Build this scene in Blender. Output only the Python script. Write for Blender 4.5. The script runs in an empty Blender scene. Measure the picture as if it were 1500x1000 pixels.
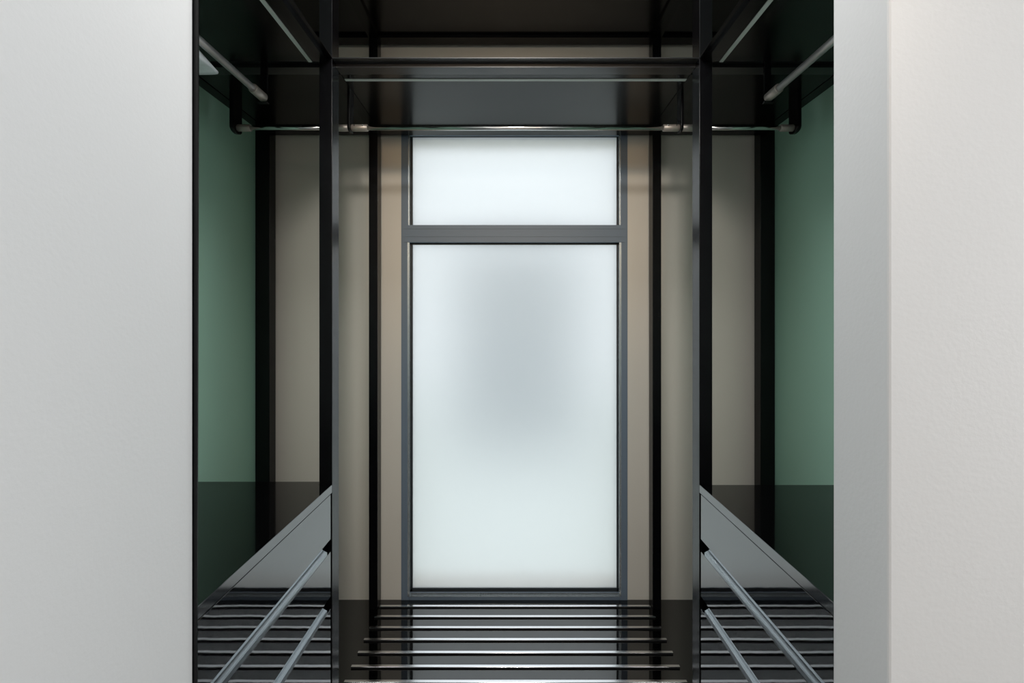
import bpy, bmesh, math, random
from mathutils import Vector, Matrix

C = bpy.context.scene.collection
S = bpy.context.scene
random.seed(4)

# ------------------------------------------------------------------ camera
# plan: x to the right, y into the closet, z up.  U is the plan's module (2 mm).
U = 0.002
EYE = 1.234
cam_d = bpy.data.cameras.new('camera')
cam_d.sensor_width = 36.0
cam_d.lens = 16.8
cam_d.shift_x = -0.001
cam_d.shift_y = -0.02
cam_d.clip_start = 0.02
cam = bpy.data.objects.new('camera', cam_d)
C.objects.link(cam)
cam.location = (0, 0, EYE)
cam.rotation_euler = (math.pi / 2, 0, 0)
S.camera = cam

# ------------------------------------------------------------------ world and lights
world = bpy.data.worlds.new('overcast_sky')
S.world = world
world.use_nodes = True
wn = world.node_tree.nodes
wn['Background'].inputs[0].default_value = (0.90, 0.95, 1.0, 1)
wn['Background'].inputs[1].default_value = 1.43


def area(name, loc, rot, sx, sy, power, col):
    l = bpy.data.lights.new(name, 'AREA')
    l.shape = 'RECTANGLE'
    l.size, l.size_y = sx, sy
    l.energy = power
    l.color = col
    o = bpy.data.objects.new(name, l)
    o.location = loc
    o.rotation_euler = rot
    C.objects.link(o)
    return o


# ceiling panel of the corridor, and unseen fills added to brighten walls and bays
def spot(name, loc, aim, power, col, cone, radius):
    l = bpy.data.lights.new(name, 'SPOT')
    l.energy = power
    l.color = col
    l.spot_size = math.radians(cone)
    l.spot_blend = 1.0
    l.shadow_soft_size = radius
    o = bpy.data.objects.new(name, l)
    o.location = loc
    d = Vector(aim) - Vector(loc)
    o.rotation_euler = d.to_track_quat('-Z', 'Y').to_euler()
    C.objects.link(o)


# two adjustable ceiling spots of the corridor aimed into the closet
spot('ceiling_spot_light', (0.0, -0.35, 2.5), (0.0, 1.95, 1.25), 78, (1.0, 0.97, 0.93), 60, 0.13)
spot('warm_spot_light', (0.0, -2.3, 2.25), (0.0, 1.95, 1.62), 170, (1.0, 0.66, 0.36), 21, 0.2)
area('ceiling_panel_light', (-0.05, -0.85, 2.585), (0, 0, 0), 0.8, 0.45, 4, (0.96, 0.98, 1.0))
area('warm_bay_fill', (0.5, -2.5, 2.1), (math.pi / 2, 0, 0), 2.1, 0.35, 12, (1.0, 0.82, 0.64))  # unseen warm fill, added to brighten the upper wall bays
area('closet_fill', (0.008, 1.02, 2.6), (0, 0, 0), 0.55, 0.35, 12, (0.97, 0.98, 1.0))  # unseen fill without a fixture, added to lift the closet's sides
area('left_wall_fill', (2.15, -0.15, 1.5), (0, math.pi / 2, 0), 1.6, 0.9, 22, (0.93, 0.97, 1.0))  # unseen fill added to light the left wall; no window stands here

S.view_settings.view_transform = 'Standard'
S.view_settings.look = 'None'
S.view_settings.gamma = 1.0
S.view_settings.use_curve_mapping = False
S.view_settings.exposure = 0.0
S.cycles.max_bounces = 10
S.cycles.transmission_bounces = 6


# ------------------------------------------------------------------ materials
def srgb(r, g, b):
    def f(c):
        c /= 255.0
        return c / 12.92 if c <= 0.04045 else ((c + 0.055) / 1.055) ** 2.4
    return (f(r), f(g), f(b), 1.0)


def mat(name, col, rough=0.5, metal=0.0, ior=1.5, bump=0.0, bscale=40.0, var=0.0, vscale=3.0,
        bdist=0.01, rvar=0.0, coat=0.0):
    m = bpy.data.materials.new(name)
    m.use_nodes = True
    nt = m.node_tree
    p = nt.nodes['Principled BSDF']
    p.inputs['Base Color'].default_value = col
    p.inputs['Roughness'].default_value = rough
    p.inputs['Metallic'].default_value = metal
    p.inputs['IOR'].default_value = ior
    p.inputs['Coat Weight'].default_value = coat
    tc = nt.nodes.new('ShaderNodeTexCoord')
    if var > 0:
        n = nt.nodes.new('ShaderNodeTexNoise')
        n.inputs['Scale'].default_value = vscale
        n.inputs['Detail'].default_value = 4
        nt.links.new(tc.outputs['Object'], n.inputs['Vector'])
        mx = nt.nodes.new('ShaderNodeMix')
        mx.data_type = 'RGBA'
        mx.inputs[6].default_value = tuple(c * (1 - var) for c in col[:3]) + (1,)
        mx.inputs[7].default_value = tuple(min(1, c * (1 + var)) for c in col[:3]) + (1,)
        nt.links.new(n.outputs[0], mx.inputs[0])
        nt.links.new(mx.outputs[2], p.inputs['Base Color'])
    if rvar > 0:
        n2 = nt.nodes.new('ShaderNodeTexNoise')
        n2.inputs['Scale'].default_value = 9
        nt.links.new(tc.outputs['Object'], n2.inputs['Vector'])
        mr = nt.nodes.new('ShaderNodeMapRange')
        mr.inputs[3].default_value = max(0.02, rough - rvar)
        mr.inputs[4].default_value = rough + rvar
        nt.links.new(n2.outputs[0], mr.inputs[0])
        nt.links.new(mr.outputs[0], p.inputs['Roughness'])
    if bump > 0:
        nb = nt.nodes.new('ShaderNodeTexNoise')
        nb.inputs['Scale'].default_value = bscale
        nb.inputs['Detail'].default_value = 3
        nt.links.new(tc.outputs['Object'], nb.inputs['Vector'])
        b = nt.nodes.new('ShaderNodeBump')
        b.inputs['Strength'].default_value = bump
        b.inputs['Distance'].default_value = bdist
        nt.links.new(nb.outputs[0], b.inputs['Height'])
        nt.links.new(b.outputs[0], p.inputs['Normal'])
    return m


M = {}
M['white_paint'] = mat('white_paint', srgb(226, 226, 226), 0.6, bump=0.12, bscale=160, bdist=0.002, var=0.01)
M['beige_paint'] = mat('beige_paint', srgb(205, 199, 187), 0.7, bump=0.1, bscale=160, bdist=0.002, var=0.01)
M['green_paint'] = mat('green_paint', srgb(162, 204, 182), 0.42, bump=0.05, bscale=120, bdist=0.002, var=0.015)
M['ceiling_paint'] = mat('ceiling_paint', srgb(230, 231, 232), 0.8)
M['floor_tile'] = mat('floor_tile', srgb(150, 150, 148), 0.35, var=0.05, vscale=5)
M['black_metal'] = mat('black_metal', srgb(8, 8, 10), 0.26, ior=1.36, rvar=0.03)
M['satin_beam'] = mat('satin_beam', srgb(9, 9, 12), 0.33, ior=1.75)
M['black_board'] = mat('black_board', srgb(8, 8, 9), 0.2, ior=1.4, rvar=0.03)
M['black_gloss'] = mat('black_gloss', srgb(2, 2, 2), 0.03, ior=1.85)
M['black_counter'] = mat('black_counter', srgb(6, 6, 7), 0.05, ior=1.5)
M['drawer_gloss'] = mat('drawer_gloss', srgb(3, 3, 4), 0.03, ior=2.2, bump=0.05, bscale=7, bdist=0.004)
M['edge_gloss'] = mat('edge_gloss', srgb(14, 15, 16), 0.08, ior=2.2)
M['recess_black'] = mat('recess_black', srgb(10, 10, 11), 0.7)
M['aluminium'] = mat('aluminium', srgb(146, 152, 156), 0.28, metal=1.0)
M['chrome'] = mat('chrome', srgb(230, 230, 228), 0.16, metal=1.0)
M['rail_steel'] = mat('rail_steel', srgb(225, 225, 226), 0.33, metal=0.75)
M['strip_metal'] = mat('strip_metal', srgb(238, 238, 240), 0.16, metal=1.0)
M['nickel'] = mat('nickel', srgb(176, 168, 160), 0.45, metal=0.6)
M['light_diffuser'] = mat('light_diffuser', srgb(205, 212, 205), 0.5)
M['window_grey'] = mat('window_grey', srgb(104, 117, 130), 0.55, ior=1.4)
M['rubber'] = mat('rubber', srgb(18, 24, 28), 0.6)
M['poly_film'] = mat('poly_film', srgb(242, 246, 250), 0.22, bump=0.6, bscale=18, bdist=0.01)
M['window_bead'] = mat('window_bead', srgb(222, 232, 236), 0.25, metal=0.85)
M['concrete'] = mat('concrete', srgb(220, 226, 220), 0.9, var=0.08)
M['shade_wall_blue'] = mat('shade_wall_blue', srgb(52, 72, 84), 0.9, var=0.06)

g = bpy.data.materials.new('frosted_glass')
g.use_nodes = True
nt = g.node_tree
nt.nodes.remove(nt.nodes['Principled BSDF'])
out = nt.nodes['Material Output']
tr = nt.nodes.new('ShaderNodeBsdfTranslucent')
tr.inputs[0].default_value = (0.96, 0.975, 0.98, 1)
rf = nt.nodes.new('ShaderNodeBsdfRefraction')
rf.inputs['Color'].default_value = (0.97, 0.985, 0.98, 1)
rf.inputs['Roughness'].default_value = 0.52
rf.inputs['IOR'].default_value = 1.3
gl = nt.nodes.new('ShaderNodeBsdfGlossy')
gl.inputs['Roughness'].default_value = 0.5
mx = nt.nodes.new('ShaderNodeMixShader')
mx.inputs[0].default_value = 0.62
mx2 = nt.nodes.new('ShaderNodeMixShader')
mx2.inputs[0].default_value = 0.02
nt.links.new(tr.outputs[0], mx.inputs[1])
nt.links.new(rf.outputs[0], mx.inputs[2])
nt.links.new(mx.outputs[0], mx2.inputs[1])
nt.links.new(gl.outputs[0], mx2.inputs[2])
nt.links.new(mx2.outputs[0], out.inputs[0])
M['frosted_glass'] = g

lampm = bpy.data.materials.new('lamp_glow')
lampm.use_nodes = True
lampm.node_tree.nodes['Principled BSDF'].inputs['Emission Color'].default_value = (1, 0.95, 0.88, 1)
lampm.node_tree.nodes['Principled BSDF'].inputs['Emission Strength'].default_value = 4
M['lamp_glow'] = lampm


# ------------------------------------------------------------------ helpers
def H(h):
    """height of h modules above (+) or below (-) the eye"""
    return EYE + h * U


CX = 0.008          # the closet's own centre line


def X(s, a):
    """a modules from the closet's centre line, s = -1 left, 1 right"""
    return CX + s * a * U


def link(name, bm, m, parent=None, smooth=False, bevel=0.0):
    me = bpy.data.meshes.new(name)
    bmesh.ops.recalc_face_normals(bm, faces=bm.faces)
    bm.to_mesh(me)
    bm.free()
    me.materials.append(M[m])
    if smooth:
        for p in me.polygons:
            p.use_smooth = True
    o = bpy.data.objects.new(name, me)
    C.objects.link(o)
    if bevel > 0:
        b = o.modifiers.new('bevel', 'BEVEL')
        b.width = bevel
        b.segments = 2
        b.limit_method = 'ANGLE'
    if parent:
        o.parent = parent
        o.matrix_parent_inverse = Matrix.Translation(-Vector(parent.location))
        if parent.parent:
            o.matrix_parent_inverse = Matrix.Identity(4)
            o.location = (0, 0, 0)
    return o


def add_box(bm, x0, x1, y0, y1, z0, z1):
    x0, x1 = sorted((x0, x1)); y0, y1 = sorted((y0, y1)); z0, z1 = sorted((z0, z1))
    v = [bm.verts.new(p) for p in ((x0, y0, z0), (x1, y0, z0), (x1, y1, z0), (x0, y1, z0),
                                   (x0, y0, z1), (x1, y0, z1), (x1, y1, z1), (x0, y1, z1))]
    for f in ((0, 3, 2, 1), (4, 5, 6, 7), (0, 1, 5, 4), (1, 2, 6, 5), (2, 3, 7, 6), (3, 0, 4, 7)):
        bm.faces.new([v[i] for i in f])


def box(name, m, x0, x1, y0, y1, z0, z1, parent=None, bevel=0.0):
    bm = bmesh.new()
    add_box(bm, x0, x1, y0, y1, z0, z1)
    return link(name, bm, m, parent, bevel=bevel)


def boxes(name, m, lst, parent=None, bevel=0.0):
    bm = bmesh.new()
    for b in lst:
        add_box(bm, *b)
    return link(name, bm, m, parent, bevel=bevel)


def prism(name, m, pts, axis, a0, a1, parent=None, smooth=False, bevel=0.0):
    """pts: closed outline in the two other axes; axis 'x' or 'y' is the run"""
    bm = bmesh.new()
    def P(p, a):
        return (a, p[0], p[1]) if axis == 'x' else (p[0], a, p[1])
    lo = [bm.verts.new(P(p, a0)) for p in pts]
    hi = [bm.verts.new(P(p, a1)) for p in pts]
    n = len(pts)
    for i in range(n):
        bm.faces.new((lo[i], lo[(i + 1) % n], hi[(i + 1) % n], hi[i]))
    bm.faces.new(lo[::-1])
    bm.faces.new(hi)
    return link(name, bm, m, parent, smooth=smooth, bevel=bevel)


def rod(name, m, p0, p1, r, parent=None, seg=24, lip=0.0):
    bm = bmesh.new()
    p0, p1 = Vector(p0), Vector(p1)
    d = (p1 - p0)
    L = d.length
    q = Vector((0, 0, 1)).rotation_difference(d.normalized())
    prof = [(0.0, r - lip), (lip, r), (L - lip, r), (L, r - lip)] if lip else [(0.0, r), (L, r)]
    rings = []
    for t, rr in prof:
        rings.append([bm.verts.new(p0 + q @ Vector((rr * math.cos(2 * math.pi * k / seg),
                                                    rr * math.sin(2 * math.pi * k / seg), t))) for k in range(seg)])
    for a, b in zip(rings, rings[1:]):
        for k in range(seg):
            f = bm.faces.new((a[k], a[(k + 1) % seg], b[(k + 1) % seg], b[k]))
            f.smooth = True
    bm.faces.new(rings[0][::-1])
    bm.faces.new(rings[-1])
    return link(name, bm, m, parent)


def thing(name, label, cat, loc, group=None):
    o = bpy.data.objects.new(name, None)
    C.objects.link(o)
    o.location = loc
    o['label'] = label
    o['category'] = cat
    if group:
        o['group'] = group
    return o


def struct(o, label, cat='wall'):
    o['kind'] = 'structure'
    o['label'] = label
    o['category'] = cat
    return o


# ------------------------------------------------------------------ the room
YW = 1.946            # window wall
Y1, Y1B = 1.400, 1.455   # front posts
Y2, Y2B = 1.876, 1.925   # rear posts
WX = 511              # closet side walls, modules from the centre line
CEIL = 2.62
JL, JR = -0.4685, 0.4685  # faces of the opening
YJ = 0.70             # closet side of the opening
YF = 0.5957           # corridor side of the opening, right


def wx(px):           # along the window wall
    return (px - 751.5) * 0.00278


def wz(py):
    return EYE + (470 - py) * 0.00278


struct(box('floor', 'floor_tile', -1.4, 2.3, -2.7, YW + 0.2, -0.1, 0.0), 'grey tiled floor of the corridor and closet', 'floor')
struct(box('ceiling', 'ceiling_paint', -1.4, 2.3, -2.7, YW + 0.2, CEIL, CEIL + 0.1), 'plain white ceiling above the closet', 'ceiling')

WL, WR, WB, WT = wx(588), wx(919), wz(878.3), wz(192)
struct(boxes('wall_back', 'beige_paint', [
    (X(-1, WX) - 0.1, WL, YW, YW + 0.2, 0, CEIL),
    (WR, X(1, WX) + 0.1, YW, YW + 0.2, 0, CEIL),
    (WL, WR, YW, YW + 0.2, WT, CEIL),
    (WL, WR, YW, YW + 0.2, 0, WB)]), 'beige painted wall around the frosted window')
struct(box('wall_left', 'green_paint', X(-1, WX) - 0.1, X(-1, WX), YJ, YW, 0, CEIL), 'green painted closet wall at the left')
struct(box('wall_right', 'green_paint', X(1, WX), X(1, WX) + 0.1, YJ, YW, 0, CEIL), 'green painted closet wall at the right')
struct(boxes('wall_front_left', 'white_paint', [
    (JL - 0.12, JL, -2.6, YJ, 0, CEIL), (X(-1, WX) - 0.1, JL - 0.12, YF, YJ, 0, CEIL)], bevel=0.003),
    'white wall filling the left edge of the photo')
struct(box('wall_front_right', 'white_paint', JR, 2.2, YF, YJ, 0, CEIL, bevel=0.003),
       'white wall and its jamb at the right edge of the photo')
struct(box('wall_corridor_right', 'white_paint', 2.2, 2.3, -2.6, YJ, 0, CEIL), 'white corridor wall behind the viewer, right side')
struct(box('wall_corridor_end', 'white_paint', JL - 0.12, 2.3, -2.7, -2.6, 0, CEIL), 'white corridor wall behind the viewer')

# thin black strip modelling the shadow edge down the left jamb
bm = bmesh.new()
for (z, x) in ((0.0, -0.4655), (2.05, -0.4607)):
    for (dx, y) in ((x, YJ + 0.001), (x, YJ + 0.003), (JL - 0.03, YJ + 0.003), (JL - 0.03, YJ + 0.001)):
        bm.verts.new((dx * 1.0, y, z))
bm.verts.ensure_lookup_table()
v = bm.verts
for f in ((0, 1, 2, 3), (7, 6, 5, 4), (0, 4, 5, 1), (1, 5, 6, 2), (2, 6, 7, 3), (3, 7, 4, 0)):
    bm.faces.new([v[i] for i in f])
struct(link('shade_strip_1', bm, 'black_metal'), 'thin black strip standing for the shadow edge at the left side of the opening', 'shade_strip')

# outdoors, behind the frosted glass
struct(box('ground', 'concrete', -8, 8, YW + 0.2, 14, -1.0, -0.9), 'pale paving outside behind the frosted window', 'ground')
struct(box('pane_shade_wall', 'shade_wall_blue', -1.05, 1.2, 8.0, 8.3, -0.9, 2.7), 'blue-grey wall added outside to darken the middle of the frosted window')  # added wall whose blur dims the centre of the panes

# ------------------------------------------------------------------ window
win = bpy.data.objects.new('window_1', None)
C.objects.link(win)
win.location = (wx(753.5), YW, WB)
win['kind'] = 'structure'
win['label'] = 'tall grey framed frosted window with a small upper pane'
win['category'] = 'window'
GL, GR = wx(600), wx(907)
GT, GM1, GM2, GB = wz(198), wz(330), wz(355), wz(867)
YG = YW + 0.018
fr = [
    (WL, GL, YW - 0.004, YW + 0.05, WB, WT),
    (GR, WR, YW - 0.004, YW + 0.05, WB, WT),
    (GL, GR, YW - 0.004, YW + 0.05, GT, WT),
    (GL, GR, YW - 0.004, YW + 0.05, WB, wz(872.5)),
]
boxes('window_frame', 'window_grey', fr, win, bevel=0.0015)
mz = [GM2, wz(349.5), wz(347), wz(337.5), wz(335.5), GM1]
ml = boxes('mullion', 'window_grey', [
    (wx(593), wx(914), YW - 0.0075, YW + 0.05, mz[0], mz[1]),
    (wx(593), wx(914), YW - 0.006, YW + 0.05, mz[1], mz[2]),
    (wx(593), wx(914), YW - 0.0075, YW + 0.05, mz[2], mz[3]),
    (wx(593), wx(914), YW - 0.006, YW + 0.05, mz[3], mz[4]),
    (wx(593), wx(914), YW - 0.0075, YW + 0.05, mz[4], mz[5])], win)
prism('glazing_bead', 'window_bead', [(YW - 0.0045, wz(872.5) - 0.001), (YW - 0.0045, wz(872.2)), (YG, wz(872.5) + 0.003), (YG, wz(872.5) - 0.001)],
      'x', GL - 0.003, GR + 0.003, win)
for (a, b, c, d) in ((GL - 0.008, GL + 0.0005, wz(872.5), GM2), (GR - 0.0005, GR + 0.008, wz(872.5), GM2),
                     (GL - 0.005, GL + 0.0005, GM1, GT), (GR - 0.0005, GR + 0.005, GM1, GT)):
    box('glazing_bead', 'window_bead', a, b, YW - 0.0045, YG, c, d, win)
for nm, z0, z1 in (('upper', GM1, GT), ('lower', wz(869), GM2)):
    gz0 = z0
    gk = 0.0085
    boxes('gasket', 'rubber', [
        (GL - 0.002, GL + gk, YG - 0.003, YG + 0.01, gz0, z1),
        (GR - 0.006, GR + 0.002, YG - 0.003, YG + 0.01, gz0, z1),
        (GL, GR, YG - 0.003, YG + 0.01, z1 - (0.006 if nm == 'lower' else 0.001), z1 + 0.002),
        (GL, GR, YG - 0.003, YG + 0.01, gz0 - 0.002, gz0 + (0.012 if nm == 'lower' else 0.001))], win)
    box('pane', 'frosted_glass', GL, GR, YG + 0.003, YG + 0.004, gz0 - 0.002, z1 + 0.002, win)

# ------------------------------------------------------------------ floor platform with the metal ribs
plat = thing('shoe_platform', 'low glossy black platform with metal ribs under the window', 'platform', (CX, 1.66, 0.0))
ZP = H(-567)
box('top_panel', 'black_gloss', X(-1, WX - 1), X(1, WX - 1), 1.457, YW - 0.001, ZP - 0.022, ZP, plat)
box('plinth', 'black_board', X(-1, WX - 4), X(1, WX - 4), 1.47, YW - 0.01, 0.0, ZP - 0.022, plat)
rib0 = None
for k in range(7):
    yc = 1.4 * (1.3535 - 0.0472 * k)
    if rib0 is None:
        pts = [(-0.0056, 0.0044), (-0.0056, 0.0052), (-0.0050, 0.0058), (0.0050, 0.0058), (0.0056, 0.0052), (0.0056, 0.0044)]
        bmr = bmesh.new()
        lo = [bmr.verts.new((-268.5 * U, a, b)) for a, b in pts]
        hi = [bmr.verts.new((268.5 * U, a, b)) for a, b in pts]
        for i in range(6):
            bmr.faces.new((lo[i], lo[(i + 1) % 6], hi[(i + 1) % 6], hi[i]))
        bmr.faces.new(lo[::-1]); bmr.faces.new(hi)
        rib0 = link('rib', bmr, 'strip_metal', plat)
        o = rib0
    else:
        o = rib0.copy()
        C.objects.link(o)
    o.matrix_parent_inverse = Matrix.Translation(-Vector(plat.location))
    o.location = (CX, yc, ZP)
    bb = bmesh.new()
    add_box(bb, -268.3 * U, 268.3 * U, -0.0056, 0.0056, 0.0, 0.0044)
    mb = bpy.data.meshes.new('rib_base'); bb.to_mesh(mb); bb.free(); mb.materials.append(M['recess_black'])
    ob = bpy.data.objects.new('rib_base', mb); C.objects.link(ob); ob.parent = o

# ------------------------------------------------------------------ wardrobe frame across the window wall
ZB = H(379)       # underside of the lower beams
ZT = H(386)       # top flange of the lower beams
ZB2 = H(556)      # underside of the top beams
wf = thing('window_wardrobe', 'black open wardrobe frame spanning the closet in front of the window wall', 'wardrobe', (CX, 1.66, 0.0))
PT = 2.56
for s in (-1, 1):
    box('post', 'black_metal', X(s, 269), X(s, 288), Y1, Y1B, 0.0, PT, wf, bevel=0.0012)
    zp = ZP + 0.0005
    box('post', 'black_metal', X(s, 270), X(s, 287), Y2, Y2B, zp, PT, wf, bevel=0.0012)
    box('post', 'black_metal', X(s, 482), X(s, 510), Y2, Y2B, zp, PT, wf, bevel=0.0012)
    box('wall_batten', 'black_metal', X(s, 500), X(s, 510), Y1, Y1B, H(-240) + 0.0006, PT, wf, bevel=0.001)


def front_beam(x0, x1, zb, step=True):
    z = zb
    pts = [(Y1, z + 0.014), (Y1, z + 0.0115), (Y1 + 0.029, z + 0.0115), (Y1 + 0.029, z), (Y1 + 0.071, z),
           (Y1 + 0.071, z + 0.03), (Y1 + 0.029, z + 0.03), (Y1 + 0.029, z + 0.014)]
    if not step:
        pts = [(Y1, z), (Y1B, z), (Y1B, z + 0.03), (Y1, z + 0.03)]
    return prism('front_beam', 'satin_beam', pts, 'x', x0, x1, wf)


front_beam(X(-1, 268.8), X(1, 268.8), ZB)
for s in (-1, 1):
    a, b = sorted((X(s, 288.2), X(s, 510)))
    front_beam(a, b, ZB)
    front_beam(a, b, ZB2, False)
front_beam(X(-1, 268.8), X(1, 268.8), ZB2, False)
for zb in (H(374), ZB2):
    for (a, b) in ((X(-1, 269.8), X(1, 269.8)), (X(-1, 481.8), X(-1, 287.2)), (X(1, 287.2), X(1, 481.8))):
        box('rear_beam', 'black_metal', a, b, Y2, Y2B, zb, zb + 0.036, wf)
for s in (-1, 1):
    box('cross_beam', 'black_metal', X(s, 269), X(s, 288), Y1 + 0.0715, Y2 - 0.0005, H(379), H(389), wf)
    box('cross_beam', 'black_metal', X(s, 269), X(s, 288), Y1B + 0.0005, Y2 - 0.0005, ZB2, ZB2 + 0.036, wf)
    box('cross_beam', 'black_metal', X(s, 492), X(s, 510), Y1 + 0.0715, Y2 - 0.0005, ZB, H(389), wf)
    box('cross_beam', 'black_metal', X(s, 492), X(s, 510), Y1B + 0.0005, Y2 - 0.0005, ZB2, ZB2 + 0.036, wf)
# lower shelf in three bays, with its unlit light strip
for nm, (a, b) in enumerate(((X(-1, 268.5), X(1, 268.5)), (X(-1, 491.5), X(-1, 288.5)), (X(1, 288.5), X(1, 491.5)))):
    sh = box('lower_shelf', 'black_board', a, b, Y1 + 0.0715, Y2 - 0.0005, H(380), H(388), wf)
    if nm == 0:
        box('light_strip', 'light_diffuser', a + 0.0003, b - 0.0003, 1.500, 1.512, H(379), H(380), sh)
    box('top_shelf', 'black_board', a, b, Y1B + 0.0005, Y2 - 0.0005, ZB2 + 0.012, ZB2 + 0.030, wf)

# clothes rail with drop brackets
RZ, RY, RR = H(323), 1.60, 0.008


def bracket(xc, y0, y1, parent, thick=0.010):
    """flat bar dropped from the shelf with a rounded foot"""
    pts = [(y0, H(379.5)), (y1, H(379.5)), (y1, RZ - 0.004)]
    r = (y1 - y0) / 2
    for k in range(1, 8):
        t = math.pi * k / 8
        pts.append(((y0 + y1) / 2 + r * math.cos(t), RZ - 0.004 - 0.55 * r * math.sin(t)))
    pts.append((y0, RZ - 0.004))
    return prism('bracket', 'black_metal', pts, 'x', xc - thick / 2, xc + thick / 2, parent, bevel=0.001)


def cap(p0, p1, r, parent):
    c = rod('rail_cap', 'nickel', p0, p1, r, parent, lip=0.002)
    return c


rail = wf
tube = rod('rail_tube', 'chrome', (X(-1, 275), RY, RZ), (X(1, 275), RY, RZ), RR, wf)
for s in (-1, 1):
    rod('rail_tube', 'chrome', (X(s, 275), RY, RZ), (X(s, 464), RY, RZ), RR * 0.88, wf)
    br = bracket(X(s, 468), RY - 0.027, RY + 0.027, wf, 0.012)
    bi = bracket(X(s, 276), RY - 0.022, RY + 0.022, wf, 0.008)
    for (p, q, par) in ((465, 443, br), (274, 247, bi), (278, 298, bi)):
        c = rod('rail_cap', 'nickel', (X(s, p), RY, RZ), (X(s, q), RY, RZ), 0.0115, par, lip=0.0015)
        if p == 274:
            for qq in (254, 268):
                rod('screw', 'chrome', (X(s, qq), RY - 0.0105, RZ + 0.004), (X(s, qq), RY - 0.0135, RZ + 0.004), 0.0022, par, seg=10)

# ------------------------------------------------------------------ side wardrobes
YS = 0.735      # near end
for s, side in ((-1, 'left'), (1, 'right')):
    w = thing('side_wardrobe', 'black open shelf and chrome clothes rail along the %s green wall' % side, 'wardrobe',
              (X(s, 390), 1.07, H(378)))
    def sx(a):
        return X(s, a)
    z = ZB
    pts = [(sx(269), z + 0.014), (sx(269), z + 0.0115), (sx(277), z + 0.0115), (sx(277), z), (sx(291), z),
           (sx(291), z + 0.03), (sx(277), z + 0.03), (sx(277), z + 0.014)]
    prism('side_beam', 'black_metal', pts, 'y', YS, Y1 - 0.0005, w)
    box('side_beam', 'black_metal', sx(494), sx(510), YS, Y1 - 0.0005, z, z + 0.02, w)
    sh = box('shelf', 'black_board', sx(291.2), sx(493.8), YS, Y1 - 0.0005, H(380), H(388), w)
    box('light_strip', 'light_diffuser', sx(298), sx(303.3), YS + 0.004, Y1 + 0.05, H(379), H(380), sh) if False else \
        box('light_strip', 'light_diffuser', sx(298), sx(303.3), YS + 0.004, Y1 - 0.001, H(378.6), H(380), sh)
    box('post', 'black_metal', sx(492), sx(510), YS - 0.03, YS, H(-240) , 2.56, w)
    rx = sx(365)
    rl = rod('rail_tube', 'rail_steel', (rx, YS - 0.025, RZ), (rx, 1.345, RZ), 0.0092, w)
    rod('rail_cap', 'nickel', (rx, 1.325, RZ), (rx, 1.383, RZ), 0.0132, rl, lip=0.0015)
    boxes('bracket', 'black_metal', [(rx - 0.010, rx + 0.010, 1.384, 1.390, RZ - 0.014, H(379.5)), (rx - 0.014, rx + 0.014, 1.375, 1.390, RZ - 0.0165, RZ - 0.014)], rl, bevel=0.001)
    box('bracket', 'black_metal', rx - 0.018, rx + 0.018, YS - 0.03, YS - 0.022, RZ - 0.016, H(388), rl, bevel=0.001)

# ------------------------------------------------------------------ drawer cabinets
for s, side in ((-1, 'left'), (1, 'right')):
    cab = thing('drawer_cabinet', 'glossy black drawer cabinet with metal grip rails along the %s wall' % side, 'cabinet',
                (X(s, 390), 1.07, 0.0))
    def sx(a):
        return X(s, a)
    ye = 1.428 if s < 0 else 1.3995
    Yd = 1.389
    zt = H(-240)
    tb = 251
    # top board and its front edge
    if s < 0:
        boxes('top_board', 'black_counter', [(sx(289), sx(510), YS, ye, zt - 0.006, zt), (sx(269.6), sx(289), YS, Y1 - 0.0008, zt - 0.006, zt)], cab)
    else:
        boxes('top_board', 'black_counter', [(sx(269.6), sx(510), YS, ye, zt - 0.006, zt)], cab)
    ed = prism('front_edge', 'edge_gloss', [(sx(269), H(-240.4)), (sx(269), H(-tb)), (sx(276), H(-tb)), (sx(276), zt - 0.006), (sx(269.5), zt - 0.006), (sx(269.5), H(-240))],
               'y', YS, Y1 - 0.0008, cab)
    boxes('carcass', 'recess_black', [(sx(283), sx(509), YS + 0.001, 1.398, 0.0, zt - 0.0065)], cab)
    zones = [(252, 317), (335, 400), (418, 560)]
    for k, (a, b) in enumerate(zones):
        # each front hangs a hair out of true, as they do
        tilt = (0.0, 0.35, -0.25, 0.2)[k] * U
        f = prism('drawer', 'drawer_gloss', [(sx(269 + tilt), H(-a)), (sx(269), H(-b)), (sx(278), H(-b)), (sx(278), H(-a))],
                  'y', YS, Yd, cab, bevel=0.0008)
        if k:
            t = a - 18
            prof = [(281, t + 1.0), (279.6, t + 4), (277.5, t + 7), (274.6, t + 9.6), (271.4, t + 11.4), (270.6, t + 12.2),
                    (270.2, t + 11.9), (269.2, t + 12.4), (268.9, t + 14.4), (268.9, t + 17.4), (270.5, t + 17.4), (270.5, t + 14.6), (282.5, t + 14.0), (282.5, t + 1.0)]
            prism('grip_rail', 'aluminium', [(sx(p), H(-q)) for p, q in prof], 'y', YS, 1.362, f)

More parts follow.
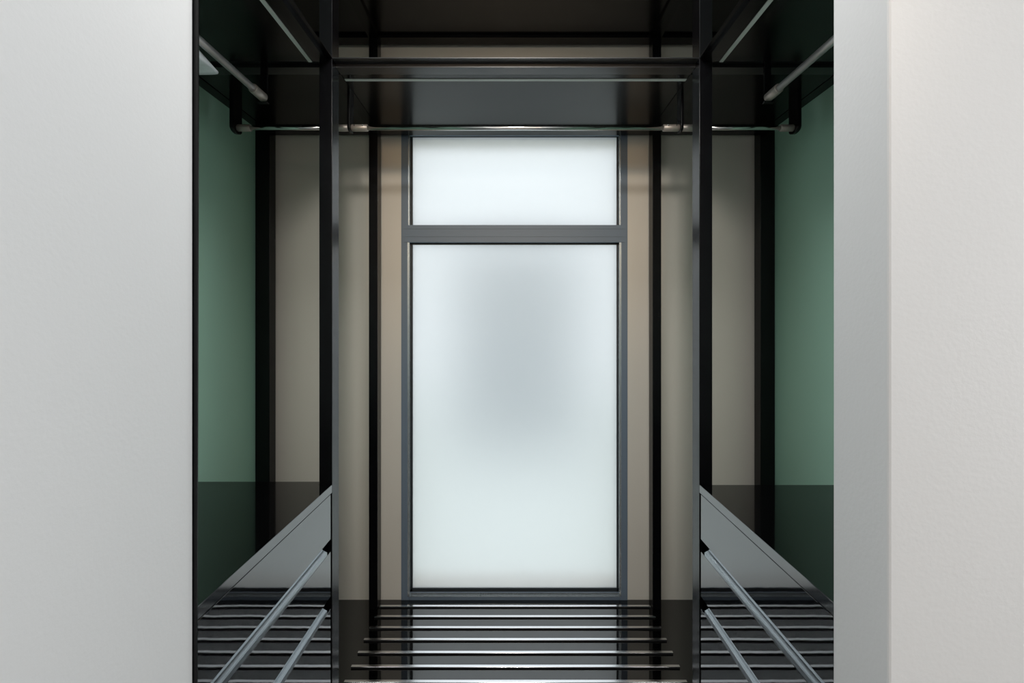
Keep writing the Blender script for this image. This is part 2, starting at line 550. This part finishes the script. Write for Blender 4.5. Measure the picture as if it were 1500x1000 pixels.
# ------------------------------------------------------------------ wrapped bundle hanging from the left rail
bd = thing('garment_bundle', 'white plastic-wrapped bundle hanging under the left clothes rail', 'garment', (X(-1, 398), 0.97, RZ))
bm = bmesh.new()
secs = []
n = 24
ys = [0.745, 0.80, 0.88, 0.96, 1.03, 1.09, 1.135, 1.165, 1.185, 1.192]
for i, y in enumerate(ys):
    t = (y - ys[0]) / (ys[-1] - ys[0])
    top = 329 - 24 * max(0, t - 0.72) / 0.28 * 0.75
    if i == len(ys) - 1:
        top = 312
    bot = 308 + 1.2 * math.sin(i * 1.9)
    xi, xo = 371.5, 470
    ring = []
    for k in range(n):
        a = 2 * math.pi * k / n
        cx_, cz_ = (xi + xo) / 2, (top + bot) / 2
        ex = 0.35
        c_, s_ = math.cos(a), math.sin(a)
        px = cx_ + (xo - xi) / 2 * math.copysign(abs(c_) ** ex, c_)
        pz = cz_ + (top - bot) / 2 * math.copysign(abs(s_) ** ex, s_)
        px += 0.7 * math.sin(3 * a + i)
        ring.append(bm.verts.new((X(-1, px), y, H(pz))))
    secs.append(ring)
for a, b in zip(secs, secs[1:]):
    for k in range(n):
        bm.faces.new((a[k], a[(k + 1) % n], b[(k + 1) % n], b[k]))
bm.faces.new(secs[0][::-1]); bm.faces.new(secs[-1])
link('wrapping', bm, 'poly_film', bd, smooth=True)
for y in (0.80, 1.05):
    bm = bmesh.new()
    R0, r0, seg, sg = 0.0135, 0.002, 20, 8
    rings = []
    for i in range(seg):
        a = 2 * math.pi * i / seg
        rings.append([bm.verts.new((X(-1, 365) + (R0 + r0 * math.cos(2 * math.pi * j / sg)) * math.cos(a) , y + r0 * math.sin(2 * math.pi * j / sg),
                                    RZ + (R0 + r0 * math.cos(2 * math.pi * j / sg)) * math.sin(a))) for j in range(sg)])
    for i in range(seg):
        for j in range(sg):
            bm.faces.new((rings[i][j], rings[(i + 1) % seg][j], rings[(i + 1) % seg][(j + 1) % sg], rings[i][(j + 1) % sg]))
    link('hanging_loop', bm, 'black_metal', bd, smooth=True)
